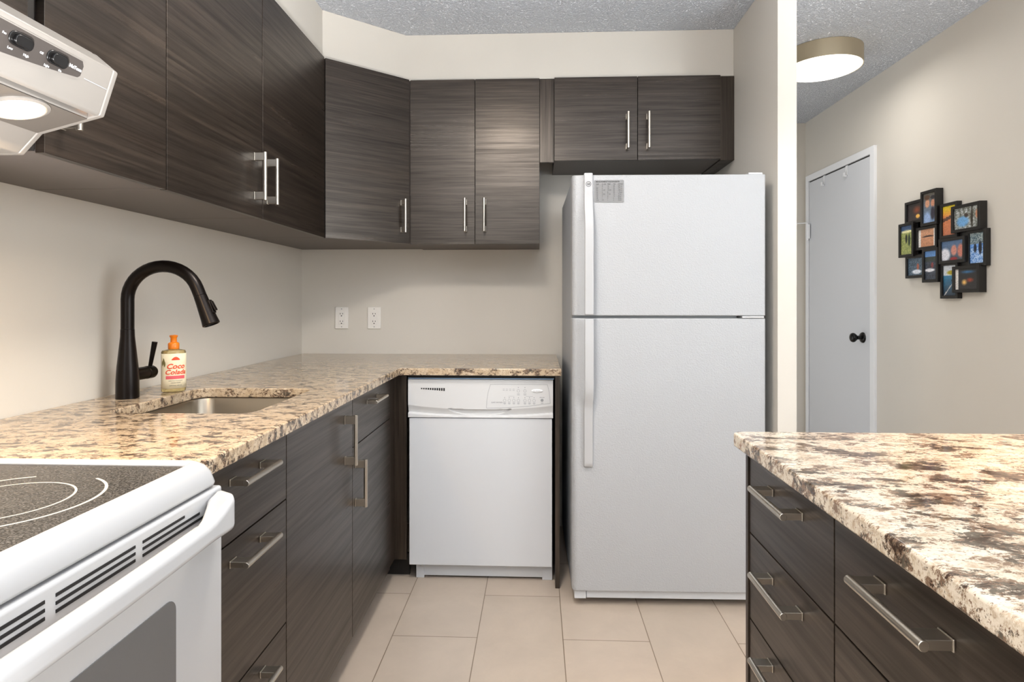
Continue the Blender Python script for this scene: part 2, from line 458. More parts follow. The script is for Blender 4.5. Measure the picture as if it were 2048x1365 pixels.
# uplighter cans added out of view to bounce fill light off the ceiling
def uplighter(x, y, label, power, lean):
    t = thing('added_uplighter', label, 'lamp', (x, y, 0))
    B().lathe([(0.075, 0.001), (0.08, .01), (0.08, .30), (0.072, .30), (0.072, .26), (0.01, .26)], (x, y, 0), seg=40, cap=False).build('can', 'blackmetal', t)
    ul = bpy.data.lights.new('bounce_fill', 'SPOT'); ul.energy = power; ul.color = (.985, .99, 1.0)
    ul.spot_size = math.radians(128); ul.spot_blend = .8; ul.shadow_soft_size = .06
    uo = bpy.data.objects.new('bounce_fill', ul); C.objects.link(uo); uo.location = (x, y, .31); uo.rotation_euler = (PI, math.radians(lean), 0)
uplighter(0.05, -0.35, 'added fill-light can, black, standing on the tiles in the aisle behind the camera', P_UP, -6)
uplighter(1.62, 0.70, 'added fill-light can, black, standing on the tiles between the island and the right wall', P_UP_HALL, 0)

# ------------------------------------------------------------------ left wall cabinets
ZU0, ZU1 = 1.447, 2.2215
def panel_box(b, x0, x1, y0, y1, z0, z1): return b.box(x0, x1, y0, y1, z0, z1)
def wall_cab_left(y0, y1, hy, label, zb=ZU0):
    t = thing('wall_cabinet', label, 'cabinet', (XL, (y0 + y1) / 2, zb), 'dark wood wall cabinets')
    B().box(XL + .002, -0.9305, y0 + .0012, y1 - .0012, zb + .003, ZU1).build('cabinet_body', 'carcass', t, 0.0006)
    d = B().box(-0.928, -0.910, y0 + .002, y1 - .002, zb, ZU1 - .001).build('door', 'wood', t, 0.0008)
    if hy: handle(d, (-0.910, hy, 1.577), (0, 0, 1), (1, 0, 0))
    return t
wall_cab_left(1.061, 1.426, 1.104, 'dark wood wall cabinet partly hidden behind the range hood, next to the sink side')
wall_cab_left(1.426, 1.938, 1.884, 'dark wood wall cabinet above the faucet, handle at its right edge')
wall_cab_left(1.938, 2.515, 1.973, 'dark wood wall cabinet left of the corner, handle at its left edge')
t = thing('wall_cabinet', 'dark wood cabinet directly above the range hood', 'cabinet', (XL, 0.62, 1.60), 'dark wood wall cabinets')
B().box(XL + .002, -0.9305, 0.25, 1.028, 1.603, ZU1).build('cabinet_body', 'carcass', t, 0.0006)
for y0, y1 in ((0.25, 0.638), (0.641, 1.027)):
    B().box(-0.928, -0.910, y0, y1, 1.600, ZU1 - .001).build('door', 'wood', t, 0.0008)
o = B().box(XL + .002, -0.926, 1.030, 1.0595, ZU0 + .002, ZU1).build('filler_strip', 'shadowgap', None, 0.0008)
recenter(o, (XL + .1, 1.045, ZU0)); tag(o, 'narrow black-brown filler strip between the hood cabinet and the next wall cabinet', 'filler')

# diagonal corner cabinet
t = thing('corner_wall_cabinet', 'dark wood diagonal wall cabinet across the room corner', 'cabinet', (-0.95, 2.82, ZU0), 'dark wood wall cabinets')
P0, P1 = Vector((-0.909, 2.518)), Vector((-0.600, 2.785)); dd = (P1 - P0).normalized(); nn = Vector((dd.y, -dd.x))
q0, q1 = P0 - nn * .020, P1 - nn * .020
B().prism([(XL + .002, 2.5158), (-0.931, 2.5158), (q0.x, q0.y), (q1.x, q1.y), (-0.6005, 2.806), (-0.6005, YB - .002), (XL + .002, YB - .002)], ZU0 + .003, ZU1).build('cabinet_body', 'carcass', t, 0.0006)
a0, a1 = P0 + dd * .002, P1 - dd * .002
d = B().prism([(a0.x, a0.y), (a1.x, a1.y), (a1 - nn * .018).to_tuple(), (a0 - nn * .018).to_tuple()], ZU0, ZU1 - .001).build('door', 'wood', t, 0.0008)
hp = P0 + dd * ((P1 - P0).length * 0.90)
handle(d, (hp.x, hp.y, 1.572), (0, 0, 1), (nn.x, nn.y, 0))

# back wall double cabinet
t = thing('double_wall_cabinet', 'tall two-door dark wood wall cabinet left of the refrigerator', 'cabinet', (-0.29, 2.95, 1.445), 'dark wood wall cabinets')
B().box(-0.5985, 0.012, 2.8045, YB - .002, 1.446, ZU1).build('cabinet_body', 'carcass', t, 0.0006)
for x0, x1, hx in ((-0.5975, -0.2925, -0.336), (-0.2895, 0.0115, -0.246)):
    d = B().box(x0, x1, 2.785, 2.803, 1.444, 2.2185).build('door', 'wood', t, 0.0008)
    handle(d, (hx, 2.785, 1.578), (0, 0, 1), (0, -1, 0))
# over the refrigerator
t = thing('refrigerator_wall_cabinet', 'short two-door dark wood wall cabinet above the refrigerator', 'cabinet', (0.465, 2.95, 1.83), 'dark wood wall cabinets')
B().box(0.0805, 0.848, 2.8045, YB - .002, 1.834, ZU1).build('cabinet_body', 'carcass', t, 0.0006)
for x0, x1, hx in ((0.0815, 0.4655, 0.420), (0.4685, 0.8465, 0.515)):
    d = B().box(x0, x1, 2.785, 2.803, 1.832, 2.2205).build('door', 'wood', t, 0.0008)
    handle(d, (hx, 2.785, 1.9635), (0, 0, 1), (0, -1, 0), 0.168)
B().box(0.0125, 0.079, 2.800, 2.818, 1.828, 2.220).build('filler_panel', 'woodv', t, 0.0008)
B().box(0.8485, 0.9125, 2.795, 2.813, 1.829, 2.218).box(0.8485, 0.9125, 2.813, YB - .003, 1.829, 1.845).build('filler_panel', 'woodv', t, 0.0008)

# ------------------------------------------------------------------ left base cabinets
XF = -0.595
def carcass(b, x0, x1, y0, y1, z0, z1, th=.018):
    b.box(x0, x1, y0, y0 + th, z0, z1).box(x0, x1, y1 - th, y1, z0, z1)
    b.box(x0, x1, y0 + th, y1 - th, z0, z0 + th).box(x0, x0 + .006, y0 + th, y1 - th, z0 + th, z1)
    return b
def base_cab_left(name, y0, y1, label):
    t = thing(name, label, 'cabinet', ((XL + XF) / 2, (y0 + y1) / 2, 0), 'dark wood base cabinets along the left wall')
    b = carcass(B(), XL + .002, XF - .020, y0 + .0004, y1 - .0004, 0.088, 0.8665)
    b.build('cabinet_body', 'carcass', t, 0.0006)
    B().box(-0.70, -0.682, y0 + .0004, y1 - .0004, 0.0, 0.087).build('toe_kick', 'shadowgap', t)
    return t
G = .0016
def front(t, kind, y0, y1, z0, z1): return B().box(XF - .018, XF, y0 + G, y1 - G, z0 + G, z1 - G).build(kind, 'wood', t, 0.0008)
t = base_cab_left('drawer_base_cabinet', 1.02, 1.390, 'dark wood three-drawer base cabinet between range and sink cabinet')
for z0, z1, hz in ((0.7025, 0.866, 0.820), (0.410, 0.7025, 0.661), (0.086, 0.410, 0.369)):
    d = front(t, 'drawer', 1.022, 1.390, z0, z1); handle(d, (XF, 1.202, hz), (0, 1, 0), (1, 0, 0))
t = base_cab_left('sink_base_cabinet', 1.390, 1.897, 'dark wood base cabinet under the sink with one full-height door')
d = front(t, 'door', 1.390, 1.897, 0.086, 0.866); handle(d, (XF, 1.821, 0.742), (0, 0, 1), (1, 0, 0))
t = base_cab_left('drawer_door_base_cabinet', 1.897, 2.388, 'dark wood base cabinet with drawer over door next to the dishwasher corner')
d = front(t, 'drawer', 1.897, 2.388, 0.700, 0.866); handle(d, (XF, 2.130, 0.821), (0, 1, 0), (1, 0, 0))
d = front(t, 'door', 1.897, 2.388, 0.086, 0.700); handle(d, (XF, 1.928, 0.577), (0, 0, 1), (1, 0, 0))
o = B().prism([(-0.700, 2.3895), (-0.597, 2.3895), (-0.597, 2.470), (-0.546, 2.470), (-0.546, 2.488), (-0.618, 2.488), (-0.618, 2.420), (-0.700, 2.420)], 0.092, 0.8665).build('corner_filler', 'woodv', None, 0.0008)
recenter(o, (-0.6, 2.44, 0.09)); tag(o, 'L-shaped dark wood corner filler left of the dishwasher', 'filler')
o = B().box(-0.72, -0.5465, 2.535, 2.55, 0, 0.0915).build('toe_kick_board', 'shadowgap', None)
recenter(o, (-0.63, 2.54, 0)); tag(o, 'short dark toe kick board on the floor left of the dishwasher', 'toe kick')
o = B().box(0.0745, 0.0925, 2.436, YB - .003, 0, 0.8665).build('end_panel', 'woodv', None, 0.0008)
recenter(o, (0.083, 2.77, 0)); tag(o, 'thin dark wood end panel between the dishwasher and the refrigerator', 'panel')

# ------------------------------------------------------------------ L-shaped countertop with a sink cut-out
ZT, ZTB = 0.898, 0.868
def rrect(x0, x1, y0, y1, r, n=8):
    pts = []
    for cx, cy, a0 in ((x1 - r, y1 - r, 0), (x0 + r, y1 - r, PI / 2), (x0 + r, y0 + r, PI), (x1 - r, y0 + r, 1.5 * PI)):
        for i in range(n + 1):
            a = a0 + PI / 2 * i / n; pts.append((cx + r * math.cos(a), cy + r * math.sin(a)))
    return pts
def plate(outer, holes, z0, z1):
    b = B(); bm = b.bm; ed = []
    for loop in [outer] + holes:
        vs = [bm.verts.new((x, y, z1)) for x, y in loop]
        for i in range(len(vs)): ed.append(bm.edges.new((vs[i], vs[(i + 1) % len(vs)])))
    bmesh.ops.triangle_fill(bm, use_beauty=True, use_dissolve=False, edges=ed)
    ex = bmesh.ops.extrude_face_region(bm, geom=list(bm.faces), use_keep_orig=True)
    bmesh.ops.translate(bm, vec=(0, 0, z0 - z1), verts=[v for v in ex['geom'] if isinstance(v, bmesh.types.BMVert)])
    return b
CUT = (-1.068, -0.700, 1.425, 1.845)
b = plate([(XL + .001, 1.003), (-0.566, 1.003), (-0.566, 2.416), (-0.548, 2.434), (0.1, 2.434), (0.1, YB - .001), (XL + .001, YB - .001)],
          [rrect(*CUT, 0.045)], ZTB, ZT)
o = b.build('countertop', 'granite', None, 0.004, 3)
recenter(o, (XL, 2.0, ZTB)); tag(o, 'L-shaped beige and brown granite countertop around the sink corner', 'countertop')

# sink
t = thing('sink', 'rectangular stainless steel undermount sink in the granite countertop', 'sink', (-0.884, 1.635, 0.69))
b = B(); bm = b.bm; rings = []
for ins, z, r in ((-0.022, 0.8665, 0.06), (-0.006, 0.8665, 0.05), (-0.004, 0.862, 0.05), (0.000, 0.74, 0.05), (0.008, 0.71, 0.055), (0.030, 0.694, 0.06), (0.10, 0.690, 0.05)):
    rings.append([bm.verts.new((x, y, z)) for x, y in rrect(CUT[0] + ins, CUT[1] - ins, CUT[2] + ins, CUT[3] - ins, r)])
for a, c in zip(rings, rings[1:]):
    for i in range(len(a)): bm.faces.new([a[i], a[(i + 1) % len(a)], c[(i + 1) % len(a)], c[i]])
bm.faces.new(rings[-1])
b.build('bowl', 'stainless', t, smooth=50)
B().lathe([(0.045, 0.0), (0.045, 0.003), (0.032, 0.002), (0.030, -0.001)], (-0.884, 1.635, 0.6905)).build('drain', 'nickel', t)

# ------------------------------------------------------------------ faucet
fx, fy = -1.160, 1.640
t = thing('faucet', 'tall oil-rubbed bronze pull-down gooseneck faucet behind the sink', 'faucet', (fx, fy, ZT))
B().lathe([(0.0295, 0.0), (0.0295, 0.010), (0.0290, 0.05), (0.0265, 0.09), (0.0215, 0.14), (0.0180, 0.175), (0.0175, 0.195)], (fx, fy, ZT + .0005), seg=40).build('base', 'bronze', t)
path = [(fx, fy, ZT + .196), (fx, fy, ZT + .25), (fx, fy, ZT + .28)]
cx, cz, rx, rz = fx + 0.104, 1.178, 0.104, 0.094
for i in range(1, 19):
    a = PI - (PI - 0.35) * i / 18
    path.append((cx + rx * math.cos(a), fy, cz + rz * math.sin(a)))
path.append((cx + rx * math.cos(0.35) + .009, fy, cz + rz * math.sin(.35) - .022))
B().tube(path, 0.0170, 24, up=(0, 1, 0)).build('spout', 'bronze', t)
e = Vector(path[-1]); dv = Vector((0.37, 0, -0.93)).normalized()
hd = B().lathe([(0.0160, 0), (0.0172, 0.001), (0.0180, 0.02), (0.0215, 0.070), (0.0235, 0.086), (0.0220, 0.088), (0.0195, 0.088), (0.0190, 0.083)], e, dv, 32).build('spray_head', 'bronze', t)
sd = Vector((0.93, 0, 0.37)).normalized()
bc = e + dv * .038 + sd * .0185
R = Matrix((dv, Vector((0, 1, 0)), sd)).transposed().to_4x4()
B().box(-0.018, 0.022, -0.008, 0.008, -0.004, 0.005, Matrix.Translation(bc) @ R).box(-0.012, 0.018, -0.0065, 0.0065, 0.005, 0.010, Matrix.Translation(bc) @ R @ Matrix.Rotation(-0.12, 4, 'Y')).build('spray_button', 'bronze', hd, 0.002)
hz = 0.962
hb = B().lathe([(0.0185, 0.020), (0.0185, 0.070), (0.0175, 0.071), (0.0175, 0.073), (0.0190, 0.074), (0.0190, 0.098), (0.0165, 0.103), (0.010, 0.105)], (fx, fy, hz), (0.06, 1, 0), 32).build('valve_body', 'bronze', t)
B().cyl((fx + .006, fy + .088, hz + .012), (fx + .020, fy + .090, hz + .090), 0.0052, 0.0078, 18).build('lever', 'bronze', hb, 0.001)

# ------------------------------------------------------------------ soap bottle
sx_, sy_, rz_ = -1.106, 1.768, math.radians(40)
t = thing('soap_bottle', 'clear soap bottle with cream label and orange pump beside the faucet', 'bottle', (sx_, sy_, ZT))
B().lathe([(0.026, 0.0005), (0.0325, 0.002), (0.0335, 0.006), (0.0335, 0.121), (0.031, 0.126), (0.016, 0.129), (0.013, 0.132)], (sx_, sy_, ZT), seg=48, sx=1, sy=0.74, rotz=rz_).build('bottle_body', 'soap', t)
def on_bottle(u, v, k=1.0):   # u metres along the label front, v height
    a = -PI / 2 + u / 0.031
    p = Vector((0.0335 * k * math.cos(a), 0.0335 * 0.74 * k * math.sin(a), 0)); p.rotate(Matrix.Rotation(rz_, 3, 'Z'))
    return Vector((sx_ + p.x, sy_ + p.y, ZT + v))
lb = B().grid(lambda u, v: on_bottle((u - .5) * .088, .012 + v * .105, 1.015), 40, 4).build('label', 'label', t, solid=0.0004)
b = B()
def lt(body, size, u, v, **kw): add_text(b.bm, body, size, None, 0.0, 'CENTER', fn=lambda c: on_bottle(u + c.x + c.y * kw.get('sh', 0), v + c.y, 1.045), bold=kw.get('bold', False))
lt('Coco', .021, .002, .072, sh=.25, bold=True); lt('Colada', .0195, .002, .055, sh=.25, bold=True)
b.grid(lambda u, v: on_bottle((u - .5) * .020 + .002, .0975 + v * .010 * math.sin(PI * (.08 + .84 * u)), 1.04), 12, 2)
b.build('red_lettering', 'red', lb)
B().grid(lambda u, v: on_bottle((u - .5) * .050 + .002, .0405 + v * .010, 1.035), 20, 1).build('pink_band', 'pink', lb)
b = B(); lt('GENTLE FOAMING', .0042, .002, .034); lt('HAND SOAP', .0042, .002, .028); lt('8.75 fl oz / 259 mL', .004, .002, .020)
b.build('small_print', 'ink', lb)
b = B()
for du, dv_, r in ((-.030, .094, .006), (-.034, .088, .005), (-.027, .086, .0055)):
    b.grid(lambda u, v, du=du, dv_=dv_, r=r: on_bottle(du + r * .55 * (2 * u - 1) * math.sin(PI * (.05 + .9 * v)), dv_ + r * 1.6 * (2 * v - 1), 1.035), 6, 8)
b.build('leaf_print', 'olive', lb)
pm = B().lathe([(0.0150, 0.130), (0.0155, 0.132), (0.0155, 0.146), (0.0135, 0.149), (0.0090, 0.151), (0.0085, 0.163), (0.0110, 0.167), (0.0115, 0.171), (0.0095, 0.172)], (sx_, sy_, ZT), seg=32)
pm.tube([(sx_, sy_, ZT + .168), (sx_ - .01, sy_ + .02, ZT + .169), (sx_ - .016, sy_ + .034, ZT + .165)], 0.0042, 10)
pm.build('pump', 'orange', t)

# ------------------------------------------------------------------ outlets
def outlet(x, label):
    t = thing('wall_outlet', label, 'outlet', (x, YB, 1.087), 'double outlets above the counter')
    B().box(x - .0355, x + .0355, YB - .007, YB - .001, 1.030, 1.145).build('cover_plate', 'plate', t, 0.0025)
    r = B().box(x - .017, x + .017, YB - .0095, YB - .007, 1.0545, 1.1205).build('receptacle', 'plate', t, 0.001)
    for zc in (1.1065, 1.0665):
        b = B()
        for s, hh in ((-1, .0040), (1, .0034)): b.box(x + s * .0065 - .0013, x + s * .0065 + .0013, YB - .0102, YB - .0094, zc - hh + .003, zc + hh + .003)
        b.cyl((x, YB - .0102, zc - .008), (x, YB - .0094, zc - .008), 0.0030, seg=14)
        b.build('socket', 'dwdark', r)
    for z in (1.0405, 1.1345): B().cyl((x, YB - .0078, z), (x, YB - .0068, z), 0.0028, seg=14).build('screw', 'dwline', t)
outlet(-1.033, 'white double outlet nearer the room corner, above the granite counter')
outlet(-0.859, 'white double outlet nearer the refrigerator, above the granite counter')

# ------------------------------------------------------------------ dishwasher
DX0, DX1, DY = -0.538, 0.066, 2.465
t = thing('dishwasher', 'white built-in dishwasher under the granite counter beside the refrigerator', 'dishwasher', (-0.236, 2.75, 0))
B().box(DX0 + .004, DX1 - .004, DY + .032, 3.05, 0.10, 0.846).build('tub', 'dwdark', t)
B().box(DX0 + .003, DX1 - .003, DY + .006, DY + .030, 0.070, 0.687).build('door_panel', 'dw', t, 0.003)
def con(u, v):
    x = DX0 + (DX1 - DX0) * u; z = 0.690 + 0.158 * v; s = (2 * u - 1)
    zc = 0.742 - 0.019 * (1 - s * s) if True else 0
    zb = 0.711 - 0.014 * (1 - s * s)
    y = DY
    if z < zc and z > zb: y += 0.013 * (zc - z) / (zc - zb)
    elif z <= zb: y += 0.013 * max(0.0, (1 - (zb - z) / 0.004)) if zb - z < .004 else 0.0
    xm = (x + 0.238) / 0.130
    if abs(xm) < 1:
        zt = zc + .001; zl = zc + .002 - .027 * math.sqrt(1 - xm * xm)
        if zl < z < zt: y += 0.012 * math.sin(PI * min(1, (z - zl) / max(1e-4, (zt - zl)))) ** .5
    if v > .97: y += .004 * (v - .97) / .03
    return (x, y, z)
B().grid(con, 150, 90).box(DX0, DX1, DY + .0145, DY + .030, 0.690, 0.847).build('console', 'whiteplastic', t, smooth=60)
# faint outline of the control area, prints and buttons
b = B()
def seg_line(p, q, w=.0007, y=DY - .0006):
    d = Vector((q[0] - p[0], q[1] - p[1])); L = d.length; a = math.atan2(d.y, d.x)
    b.box(0, L, 0, .0012, -w, w, Matrix.Translation((p[0], y, p[1])) @ Matrix.Rotation(-a, 4, 'Y'))
out = [(-0.210, 0.730), (-0.208, 0.762), (-0.203, 0.795), (-0.193, 0.829), (0.043, 0.829), (0.050, 0.800), (0.055, 0.752)]
for p, q in zip(out, out[1:]): seg_line(p, q)
low = [(-0.210, 0.730), (-0.13, 0.7325), (-0.04, 0.7385), (0.055, 0.752)]
for p, q in zip(low, low[1:]): seg_line(p, q)
b.build('panel_outline', 'dwline', t)
b = B()
px = lambda cx: -0.2125 + (cx - 170) / 2048 * 150 / 1190 * 2.465 * 1.0   # noqa: layout along the console
bx = [-0.134, -0.115, -0.096, -0.077, -0.050, -0.031, -0.012]
for x in bx:
    b.lathe([(0.0052, 0), (0.0062, 0), (0.0062, .0012), (0.0052, .0012), (0.0052, 0)], (x, DY + .0004, 0.7625), (0, -1, 0), 24, cap=False)
    b.cyl((x, DY - .0008, 0.7745), (x, DY + .0004, 0.7745), 0.0018, seg=12)
    for k, wd in ((0, .011), (1, .008)): b.box(x - wd / 2, x + wd / 2, DY - .0006, DY + .0004, 0.7515 - k * .0042, 0.7533 - k * .0042)
for x in (-0.077, -0.050):
    b.lathe([(0.0052, 0), (0.0062, 0), (0.0062, .0012), (0.0052, .0012), (0.0052, 0)], (x, DY + .0004, 0.8025), (0, -1, 0), 24, cap=False)
    b.cyl((x, DY - .0008, 0.8165), (x, DY + .0004, 0.8165), 0.0018, seg=12)
    for k in (0, 1): b.box(x - .0055, x + .0055, DY - .0006, DY + .0004, 0.7890 - k * .004, 0.7905 - k * .004)
for i, x in enumerate((-0.138, -0.125, -0.111, -0.097)):
    for k in (0, 1): b.box(x - .004, x + .004, DY - .0006, DY + .0004, 0.8090 - k * .0055, 0.8103 - k * .0055)
b.box(-0.118, -0.094, DY - .0006, DY + .0004, 0.7800, 0.7808).box(-0.046, -0.017, DY - .0006, DY + .0004, 0.7797, 0.7805)
b.cyl((0.021, DY - .0012, 0.764), (0.021, DY + .0004, 0.764), 0.0062, seg=20)
for k, x in enumerate((0.0135, 0.0205, 0.028)): b.box(x - .002, x + .002, DY - .0006, DY + .0004, 0.774, 0.7775)
b.box(0.016, 0.026, DY - .0006, DY + .0004, 0.7515, 0.7535)
add_text(b.bm, 'QUIET PARTNER I', .0062, facing_minus_y(-0.190, DY - .0004, 0.7520), .0003, bold=True)
b.build('printed_controls', 'dwline', t)
bad = B().lathe([(0.024, 0), (0.0235, .0025), (0.020, .004), (0.010, .0048), (0.001, .005)], (0.0005, DY + .0006, 0.803), (0, -1, 0), 40, sx=1, sy=0.30).build('badge', 'trimwhite', t)
b = B(); b.ring((0, 0), .0022, .0029, 0, .6, 5.6, 24, .0004)
bmesh.ops.transform(b.bm, matrix=facing_minus_y(-0.0115, DY - .0046, 0.804), verts=b.bm.verts)
b.box(-0.006, 0.013, DY - .0052, DY - .004, 0.8032, 0.8042); b.build('badge_mark', 'dwline', bad)
b = B()
for i in range(11):
    x = -0.484 + i * .0094; hh = .0050 + .0074 * i / 10
    b.box(x, x + .0062, DY - .0005, DY + .003, 0.8125 - hh - .001 * 0, 0.8125)
b.build('vent_grille', 'dwdark', t)
kp = B().box(-0.512, 0.060, DY + .046, DY + .061, 0.010, 0.0685).build('kick_plate', 'dw', t, 0.001)
for x in (-0.508, 0.052):
    b = B().box(x - .004 if x < 0 else x - .030, x + .030 if x < 0 else x + .012, DY + .042, DY + .046, 0.001, 0.068)
    b.cyl((x + (.014 if x < 0 else -.010), DY + .040, 0.05), (x + (.014 if x < 0 else -.010), DY + .042, 0.05), 0.0035, seg=12)
    b.build('kick_bracket', 'dw', kp, 0.0006)
for x in (-0.45, 0.0): B().cyl((x, 2.62, 0), (x, 2.62, 0.10), 0.012, seg=14).build('foot', 'dwdark', t)
B().box(DX0, DX1 + .004, DY + .004, DY + .02, 0.8500, 0.8535).build('top_trim', 'bluereflect', t)
o = B().box(DX0 - .002, 0.0735, DY + .012, DY + .030, 0.8545, 0.8675).build('cavity_shade', 'shadowgap', None)  # dark strip paints in the shade of the cavity above the dishwasher
recenter(o, (-0.23, DY + .02, 0.855)); tag(o, 'dark strip standing in for the shaded cavity above the dishwasher', 'shading')

# ------------------------------------------------------------------ refrigerator
FX0, FX1, FY = 0.134, 0.868, 2.285
t = thing('refrigerator', 'white top-freezer refrigerator with textured doors between counter and side wall', 'refrigerator', (FX0, FY, 0))
B().box(FX0 + .004, FX1 - .004, FY + .082, 3.03, 0.045, 1.650).build('cabinet_body', 'fridgeside', t, 0.004)
def fdoor(z0, z1):
    b = B(); pts = []
    r = .022
    for i in range(7): a = PI + PI / 2 * i / 6; pts.append((FX0 + r + r * math.cos(a), FY + r + r * math.sin(a)))
    for i in range(7): a = 1.5 * PI + PI / 2 * i / 6; pts.append((FX1 - .010 + .010 * math.cos(a), FY + .010 + .010 * math.sin(a)))
    pts += [(FX1, FY + .074), (FX0, FY + .074)]
    return b.prism(pts, z0, z1)
fd = fdoor(1.1185, 1.657).build('freezer_door', 'fridge', t, 0.004, 3)
rd = fdoor(0.064, 1.109).build('fridge_door', 'fridge', t, 0.004, 3)
B().box(FX0 + .012, FX1 - .012, FY + .074, FY + .0815, 0.07, 1.645).build('door_gasket', 'dwline', t)
B().box(FX0 + .010, FX0 + .055, FY + .012, FY + .08, 0.030, 0.0625).box(FX0 + .057, FX1 - .006, FY + .018, FY + .08, 0.030, 0.0625).build('base_grille', 'dw', t, 0.002)
for x in (FX0 + .05, FX1 - .05):
    for y in (FY + .12, 2.97): B().cyl((x, y, 0), (x, y, 0.046), 0.016, seg=14).build('foot', 'dwdark', t)
B().box(FX1 - .090, FX1 - .008, FY - .003, FY + .06, 1.1105, 1.1172).build('middle_hinge', 'whiteplastic', t, 0.0015)
B().box(FX1 - .060, FX1 - .006, FY + .015, FY + .09, 1.6575, 1.667).build('top_hinge_cover', 'whiteplastic', t, 0.003)
B().box(FX0 + .004, FX1 - .1, FY + .03, FY + .07, 1.1095, 1.1180).build('door_gap_strip', 'dwline', t)
def fridge_handle(parent, zs, name='door_handle'):
    b = B(); x0, x1 = 0.1785, 0.2125
    prof_out = [(y, z) for y, z in zs]
    pts = [(FY - y, z) for y, z in prof_out] + [(FY - max(0.0, y - .014) if y > .02 else FY + .001, z) for y, z in reversed(prof_out)]
    b.prism(pts, x0, x1, 'x')
    return b.build(name, 'white', parent, 0.005, 3)
h1 = fridge_handle(fd, [(.012, 1.664), (.014, 1.650), (.015, 1.585), (.018, 1.560), (.030, 1.520), (.042, 1.480), (.046, 1.440), (.046, 1.200), (.044, 1.122)])
fridge_handle(rd, [(.044, 1.108), (.046, 1.040), (.046, 0.860), (.042, 0.830), (.030, 0.800), (.018, 0.775), (.014, 0.760), (.013, 0.560), (.011, 0.545), (.006, 0.540)])
b = B()
add_text(b.bm, 'GE', .0095, facing_minus_y(0.1955, FY - .0153, 1.6165), .0003, 'CENTER', True)
b.lathe([(0.0086, 0), (0.0100, 0), (0.0100, .0007), (0.0086, .0007), (0.0086, 0)], (0.1955, FY - .0150, 1.6198), (0, -1, 0), 32, cap=False)
for k in range(4):
    a = PI / 4 + k * PI / 2
    b.ring((0, 0), .0018, .0024, 0, 0, PI * 1.2, 12, .0006)
    vs = b.bm.verts[:] if False else None
b.bm.verts.ensure_lookup_table()
loose = [v for v in b.bm.verts if abs(v.co.x) < .01 and abs(v.co.y) < .01]
bmesh.ops.delete(b.bm, geom=loose, context='VERTS')
b.build('badge', 'ink', h1)
t.rotation_euler = (0, 0, math.radians(0.8))

# measurement chart on the freezer door
cx0, cx1, cz0, cz1 = 0.2185, 0.331, 1.552, 1.637
yN = FY + (0.275 - FX0) * math.sin(math.radians(0.8)) - .0022
t = thing('measurement_chart', 'small grey measurement chart sticker on the freezer door', 'chart', (cx0, yN, cz0))
B().prism(rrect(cx0, cx1, cz0, cz1, .004, 4), yN - .0002, yN + .0008, 'y').build('chart_sheet', 'chart', t)
b = B(); yT = yN - .0006
add_text(b.bm, 'MEASUREMENT EQUIVALENTS', .0066, facing_minus_y(cx0 + .006, yT, cz1 - .0085), .0002, bold=True)
rows = [('CUP', 'FL OZ', 'TBSP', 'TSP', 'METRIC'), ('1', '8', '16', '48', '237 ml'), ('3/4', '6', '12', '36', '177 ml'), ('2/3', '5 1/3', '10 2/3', '32', '158 ml'),
        ('1/2', '4', '8', '24', '118 ml'), ('1/3', '2 2/3', '5 1/3', '16', '79 ml'), ('1/4', '2', '4', '12', '59 ml'), ('1/8', '1', '2', '6', '30 ml'), ('1/16', '1/2', '1', '3', '15 ml')]
for j, r_ in enumerate(rows):
    for i, s_ in enumerate(r_):
        add_text(b.bm, s_, .0056, facing_minus_y(cx0 + .007 + (0, .022, .043, .065, .083)[i], yT, cz1 - .0175 - j * .0076), .0002)
    b.box(cx0 + .005, cx1 - .005, yT - .0001, yT + .0003, cz1 - .0192 - j * .0076, cz1 - .0189 - j * .0076)
b.build('printed_table', 'ink', t)

# ------------------------------------------------------------------ range
RY0, RY1 = 0.225, 0.984
t = thing('range', 'white freestanding range with black ceramic cooktop along the left wall', 'stove', (-0.9, 0.605, 0))
B().box(XL + .02, -0.575, RY0 + .004, RY1 - .004, 0.04, 0.862).build('range_body', 'white', t, 0.002)
for x in (-1.15, -0.66):
    for y in (RY0 + .06, RY1 - .06): B().cyl((x, y, 0), (x, y, 0.042), 0.016, seg=12).build('foot', 'dwdark', t)
# cooktop rim: swept rounded profile around the glass, with rounded front corners
def rim_loop(ins, z, r): return [(x, y, z) for x, y in rrect(XL + .03 + ins, -0.535 - ins, RY0 + ins, RY1 - ins, r, 8)]
b = B(); rings = []
for ins, z, r in ((0.012, 0.866, .016), (0.001, 0.867, .022), (0.0, 0.871, .022), (0.004, 0.889, .024), (0.010, 0.901, .026), (0.017, 0.907, .028), (0.026, 0.9085, .022), (0.0285, 0.9075, .018), (0.030, 0.904, .016)):
    rings.append([b.bm.verts.new(p) for p in rim_loop(ins, z, r)])
for ins, z, r in (): pass
k = len(rings[0])
for a, c in zip(rings, rings[1:]):
    for i in range(k): b.bm.faces.new([a[i], a[(i + 1) % k], c[(i + 1) % k], c[i]])
b.bm.faces.new(rings[0]); b.bm.faces.new(rings[-1])
rim = b.build('cooktop_frame', 'white', t, smooth=70)
b = B().prism(rrect(XL + .062, -0.5655, RY0 + .031, RY1 - .046, .012, 4), 0.9035, 0.9047)
B().box(XL + .062, -0.568, RY1 - .0455, RY1 - .0305, 0.903, 0.9062).build('frame_inner_ledge', 'white', rim, 0.0008)
glass = b.build('cooktop_glass', 'ceran', t)
BC = (-0.716, 0.763)
ring_specs = [(BC, .0815, .0845, 0, 2 * PI), (BC, .1165, .1205, math.radians(112), math.radians(423)),
              ((-1.02, 0.79), .072, .0745, 0, 2 * PI), ((-0.73, 0.42), .093, .0955, 0, 2 * PI), ((-1.02, 0.42), .078, .0805, 0, 2 * PI)]
